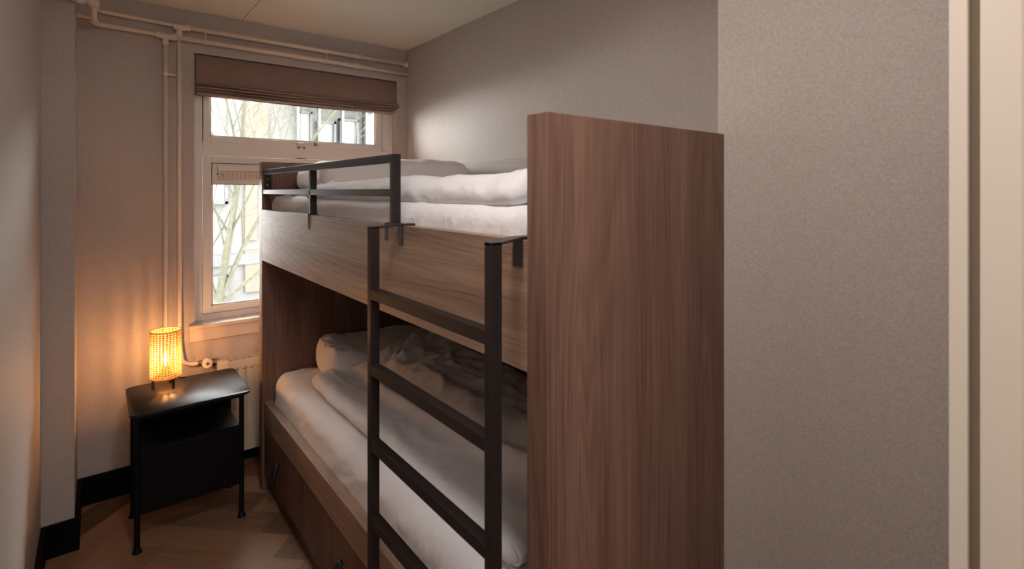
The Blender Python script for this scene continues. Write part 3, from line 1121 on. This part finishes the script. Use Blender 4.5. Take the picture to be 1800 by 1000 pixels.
def rolled_hem(parent, x0, x1, yc, zb, r1, seed, turns=1.7):
    bm = bmesh.new()
    NT, NX_ = 40, 60
    g_ = {}
    for lay, off in ((0, -0.0022), (1, 0.0022)):
        for i in range(NT + 1):
            th = 2 * math.pi * turns * i / NT
            r = 0.006 + (r1 - 0.006) * (i / NT) ** 0.8 + off
            for k in range(NX_ + 1):
                x = x0 + (x1 - x0) * k / NX_
                n_ = 1 + 0.22 * noise.noise(Vector((x * 14, math.cos(th) * 1.3 + seed, math.sin(th) * 1.3))) + 0.12 * noise.noise(Vector((x * 40, seed, th)))
                yy = yc + r * n_ * math.cos(-th + 2.4) * 1.35 + 0.012 * noise.noise(Vector((x * 5, seed, 0)))
                zz = zb + r1 * .98 + r * n_ * math.sin(-th + 2.4) * .92
                xx = x + 0.006 * noise.noise(Vector((th * 2, seed, x * 3)))
                g_[lay, i, k] = bm.verts.new((xx, yy, max(zz, zb + .001)))
    for i in range(NT):
        for k in range(NX_):
            bm.faces.new((g_[0, i, k], g_[0, i, k + 1], g_[0, i + 1, k + 1], g_[0, i + 1, k]))
            bm.faces.new((g_[1, i, k], g_[1, i + 1, k], g_[1, i + 1, k + 1], g_[1, i, k + 1]))
        for k in (0, NX_):
            bm.faces.new((g_[0, i, k], g_[0, i + 1, k], g_[1, i + 1, k], g_[1, i, k]))
    for i in (0, NT):
        for k in range(NX_):
            bm.faces.new((g_[0, i, k], g_[0, i, k + 1], g_[1, i, k + 1], g_[1, i, k]))
    obj('rolled_hem', bm, M_DUVET, parent, True)


rolled_hem(dlow, 0.785, 1.50, 0.985, 0.583, 0.034, 2.0)
rolled_hem(dup_, 0.722, 1.54, 0.895, 1.468, 0.036, 6.0)

# ---------------------------------------------------------------- nightstand
ns = thing('nightstand', (0.33, 2.82, 0), 'black metal nightstand with open shelf and drawer below the window', 'nightstand')
NX0, NX1, NY0, NY1, NZ = 0.102, 0.556, 2.632, 3.040, 0.575


def rrect(x0, x1, y0, y1, r, n=7):
    out = []
    for cx, cy, a0 in ((x1 - r, y1 - r, 0), (x0 + r, y1 - r, 90), (x0 + r, y0 + r, 180), (x1 - r, y0 + r, 270)):
        for k in range(n + 1):
            a = math.radians(a0 + 90 * k / n)
            out.append((cx + r * math.cos(a), cy + r * math.sin(a)))
    return out


bm = bmesh.new()
prism(bm, rrect(NX0, NX1, NY0, NY1, 0.032), NZ - .012, NZ, bev=.0015)
obj('table_top', bm, M_NTOP, ns, 50)
lx = (0.128, 0.520)
ly = (2.655, 2.960)
for x in lx:
    for y in ly:
        lg = obj('leg', tube(bmesh.new(), [(x, y, 0.012), (x, y, NZ - .012)], 0.0105, 14), M_NIGHT, ns, 60)
        obj('foot', lathe(bmesh.new(), [(0.0175, 0.0), (0.018, 0.005), (0.0135, 0.012), (0.0105, 0.022)], x, y, 20), M_NIGHT, lg, 60)
CX0, CX1, CY0, CY1 = 0.136, 0.512, 2.656, 2.955
obj('cabinet', boxes((CX0, CX1, CY0 + .018, CY1, 0.150, 0.418), bev=.002), M_NIGHT, ns)
obj('drawer', boxes((CX0, CX1, CY0, CY0 + .016, 0.150, 0.414), bev=.002), M_NIGHT, ns)
obj('shelf', boxes((CX0, CX1, CY0, CY1, 0.418, 0.423), bev=.001), M_NIGHT, ns)
obj('back_panel', boxes((CX0 - .006, CX1, CY1 - .004, CY1, 0.423, NZ - .012)), M_NIGHT, ns)
bm = bmesh.new()
prism(bm, [(2.650, NZ - .012), (2.955, NZ - .012), (2.955, 0.49), (2.68, 0.49), (2.650, 0.52)], CX0 - .008, CX0 - .004, axis=0)
obj('side_plate', bm, M_NIGHT, ns)
obj('rail', boxes((CX0, CX1, 2.652, 2.658, NZ - .026, NZ - .012), bev=.001), M_NIGHT, ns)

# ---------------------------------------------------------------- table lamp
LCX, LCY, LR = 0.252, 2.940, 0.0620
tl = thing('table_lamp', (LCX, LCY, NZ), 'lit round table lamp with woven rattan shade on the nightstand', 'lamp')
Z0, Z1 = 0.622, 0.843
# woven shade: cylinder wall with octagonal holes, one per cell, thin and slightly rounded strands
bm = bmesh.new()
NC, NR = 28, 21
T = 0.0016
ch = (Z1 - Z0 - 0.012) / NR
cw = 2 * math.pi / NC


def cyl(a, z, r):
    return (LCX + r * math.cos(a), LCY + r * math.sin(a), z)


vc = {}


def sv(a, z, lay):
    key = (round(a % (2 * math.pi), 6) % round(2 * math.pi, 6), round(z, 6), lay)
    if key not in vc:
        vc[key] = bm.verts.new(cyl(a, z, LR + (T / 2 if lay else -T / 2)))
    return vc[key]


for ci in range(NC):
    for ri in range(NR):
        a0, z0_ = ci * cw, Z0 + 0.006 + ri * ch
        ac, zc = a0 + cw / 2, z0_ + ch / 2
        # outer ring of the cell: corners and edge midpoints; inner octagon hole
        outer = [(a0, z0_), (ac, z0_), (a0 + cw, z0_), (a0 + cw, zc), (a0 + cw, z0_ + ch), (ac, z0_ + ch), (a0, z0_ + ch), (a0, zc)]
        kk = 0.76
        hx, hz = cw / 2 * kk, ch / 2 * kk * 0.94
        inner = [(ac - hx * .62, zc - hz * .62), (ac, zc - hz), (ac + hx * .62, zc - hz * .62), (ac + hx, zc),
                 (ac + hx * .62, zc + hz * .62), (ac, zc + hz), (ac - hx * .62, zc + hz * .62), (ac - hx, zc)]
        for k in range(8):
            j = (k + 1) % 8
            o0, o1, i0, i1 = outer[k], outer[j], inner[k], inner[j]
            bm.faces.new((sv(*o0, 1), sv(*o1, 1), sv(*i1, 1), sv(*i0, 1)))
            bm.faces.new((sv(*o0, 0), sv(*i0, 0), sv(*i1, 0), sv(*o1, 0)))
            bm.faces.new((sv(*i0, 1), sv(*i1, 1), sv(*i1, 0), sv(*i0, 0)))
sh = obj('lamp_shade', bm, M_CANE, tl)


def ring(z, r, t):
    bm = bmesh.new()
    n = 64
    pts = [(LCX + r * math.cos(2 * math.pi * k / n), LCY + r * math.sin(2 * math.pi * k / n), z) for k in range(n + 1)]
    tube(bm, pts, t, 8, cap=False)
    return bm


obj('shade_rim', ring(Z1 - .003, LR, .0030), M_CANE, sh, True)
obj('shade_rim', ring(Z0 + .003, LR, .0030), M_CANE, sh, True)
for k in range(3):
    a = math.radians(-58 + 120 * k)
    x, y = LCX + (LR - .012) * math.cos(a), LCY + (LR - .012) * math.sin(a)
    obj('leg', boxes((x - .0055, x + .0055, y - .0055, y + .0055, NZ, Z0 + .012), bev=.001), M_LEATHER, tl)
bm = bmesh.new()
for k in range(3):
    a = math.radians(-58 + 120 * k)
    tube(bm, [(LCX, LCY, Z0 + .008), (LCX + (LR - .003) * math.cos(a), LCY + (LR - .003) * math.sin(a), Z0 + .008)], .003, 8)
lathe(bm, [(0.016, Z0 + .004), (0.018, Z0 + .012), (0.016, Z0 + .055), (0.013, Z0 + .058)], LCX, LCY, 20)
obj('socket', bm, M_LEATHER, tl, 50)
bm = lathe(bmesh.new(), [(0.003, 0.682), (0.0065, 0.688), (0.0090, 0.700), (0.0085, 0.713), (0.0050, 0.728), (0.0015, 0.738)], LCX, LCY, 18)
obj('bulb', bm, M_BULB, tl, True)
# flex from the lamp down the back of the table
cd = obj('power_cord', tube(bmesh.new(), bend([(LCX + .02, LCY + .02, Z0 + .012), (LCX + .062, LCY + .055, NZ + .012), (LCX + .085, NY1 - .02, NZ + .004), (LCX + .095, NY1 + .004, NZ - .01), (LCX + .10, NY1 + .012, 0.3)], .02), .0028, 8), M_LEATHER, tl, True)

# ---------------------------------------------------------------- hall fill lamp (added, unseen behind the camera)
hl = thing('hall_fill_lamp', (0.05, -0.75, ZC - .06), 'added flat white fill lamp in the hall, out of view', 'ceiling lamp')
obj('housing', boxes((-0.47, 0.57, -0.97, -0.53, ZC - .05, ZC - .001), bev=.004), M_TRIM, hl)
obj('diffuser', boxes((-0.45, 0.55, -0.95, -0.55, ZC - .062, ZC - .0505)), M_HALL, hl)

rlamp = thing('ceiling_lamp', (0.32, 0.56, ZC), 'round flush ceiling lamp just inside the door', 'ceiling lamp')
obj('housing', lathe(bmesh.new(), [(0.13, ZC - .045), (0.15, ZC - .04), (0.15, ZC - .001)], 0.32, 0.56, 40), M_TRIM, rlamp, 40)
obj('diffuser', lathe(bmesh.new(), [(0.115, ZC - .058), (0.128, ZC - .0455)], 0.32, 0.56, 40), M_HALL, rlamp, 40)

# ---------------------------------------------------------------- outside
GZ = -4.0
o = obj('ground', boxes((-30, 40, 4.2, 60, GZ - .2, GZ)), M_GROUND)
o['kind'] = 'structure'


def tree(name, base, seed, label, hgt):
    rr = random.Random(seed)
    bm = bmesh.new()

    def grow(p, d, L, r, depth):
        pts, rads = [p.copy()], [r]
        n = 4
        q = p.copy()
        dd = d.copy()
        kids = []
        for k in range(n):
            dd = (dd + Vector((rr.uniform(-1, 1), rr.uniform(-1, 1), rr.uniform(-.5, .9))) * 0.13).normalized()
            q = q + dd * L / n
            pts.append(q.copy())
            rads.append(r * (1 - 0.72 * (k + 1) / n))
            kids.append((q.copy(), dd.copy(), rads[-1]))
        tube(bm, pts, rads, 7 if r > .02 else 4, cap=False)
        if depth <= 0:
            return
        for k, (q, dd, r2) in enumerate(kids):
            m = 1 if k < n - 1 else 2
            if depth >= 2 and k < n - 1 and rr.random() < 0.5:
                m = 2
            for _ in range(m):
                ax = dd.cross(Vector((rr.uniform(-1, 1), rr.uniform(-1, 1), rr.uniform(-1, 1)))).normalized()
                ang = rr.uniform(0.35, 0.85)
                nd = (dd * math.cos(ang) + ax * math.sin(ang)).normalized()
                nd.z = nd.z * .8 + .15
                grow(q, nd.normalized(), L * rr.uniform(0.5, 0.72), max(0.0026, r2 * rr.uniform(0.35, 0.55)), depth - 1)
    b = Vector(base)
    tube(bm, [b, b + Vector((.03, 0, 1.6)), b + Vector((.0, .03, hgt))], [0.14, 0.11, 0.085], 12)
    top = b + Vector((0, 0.03, hgt))
    for d, L, r in (((0.20, 0.05, 1), 3.3, .048), ((0.10, -.1, 1), 2.6, .034), ((.48, 0.12, 1), 2.9, .030), ((-.3, .15, 1), 2.3, .026), ((1.0, -.1, .8), 2.6, .024)):
        grow(top, Vector(d).normalized(), L, r, 3)
    o = obj(name, bm, M_BARK, None, True, loc=base)
    tag(o, label, 'tree')
    return o


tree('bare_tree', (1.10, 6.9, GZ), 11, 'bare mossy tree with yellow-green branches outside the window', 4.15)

bd = thing('apartment_building', (6, 13.5, GZ), 'pale building with cedar panels and glazed fronts seen through the window', 'building')
BY = 13.0
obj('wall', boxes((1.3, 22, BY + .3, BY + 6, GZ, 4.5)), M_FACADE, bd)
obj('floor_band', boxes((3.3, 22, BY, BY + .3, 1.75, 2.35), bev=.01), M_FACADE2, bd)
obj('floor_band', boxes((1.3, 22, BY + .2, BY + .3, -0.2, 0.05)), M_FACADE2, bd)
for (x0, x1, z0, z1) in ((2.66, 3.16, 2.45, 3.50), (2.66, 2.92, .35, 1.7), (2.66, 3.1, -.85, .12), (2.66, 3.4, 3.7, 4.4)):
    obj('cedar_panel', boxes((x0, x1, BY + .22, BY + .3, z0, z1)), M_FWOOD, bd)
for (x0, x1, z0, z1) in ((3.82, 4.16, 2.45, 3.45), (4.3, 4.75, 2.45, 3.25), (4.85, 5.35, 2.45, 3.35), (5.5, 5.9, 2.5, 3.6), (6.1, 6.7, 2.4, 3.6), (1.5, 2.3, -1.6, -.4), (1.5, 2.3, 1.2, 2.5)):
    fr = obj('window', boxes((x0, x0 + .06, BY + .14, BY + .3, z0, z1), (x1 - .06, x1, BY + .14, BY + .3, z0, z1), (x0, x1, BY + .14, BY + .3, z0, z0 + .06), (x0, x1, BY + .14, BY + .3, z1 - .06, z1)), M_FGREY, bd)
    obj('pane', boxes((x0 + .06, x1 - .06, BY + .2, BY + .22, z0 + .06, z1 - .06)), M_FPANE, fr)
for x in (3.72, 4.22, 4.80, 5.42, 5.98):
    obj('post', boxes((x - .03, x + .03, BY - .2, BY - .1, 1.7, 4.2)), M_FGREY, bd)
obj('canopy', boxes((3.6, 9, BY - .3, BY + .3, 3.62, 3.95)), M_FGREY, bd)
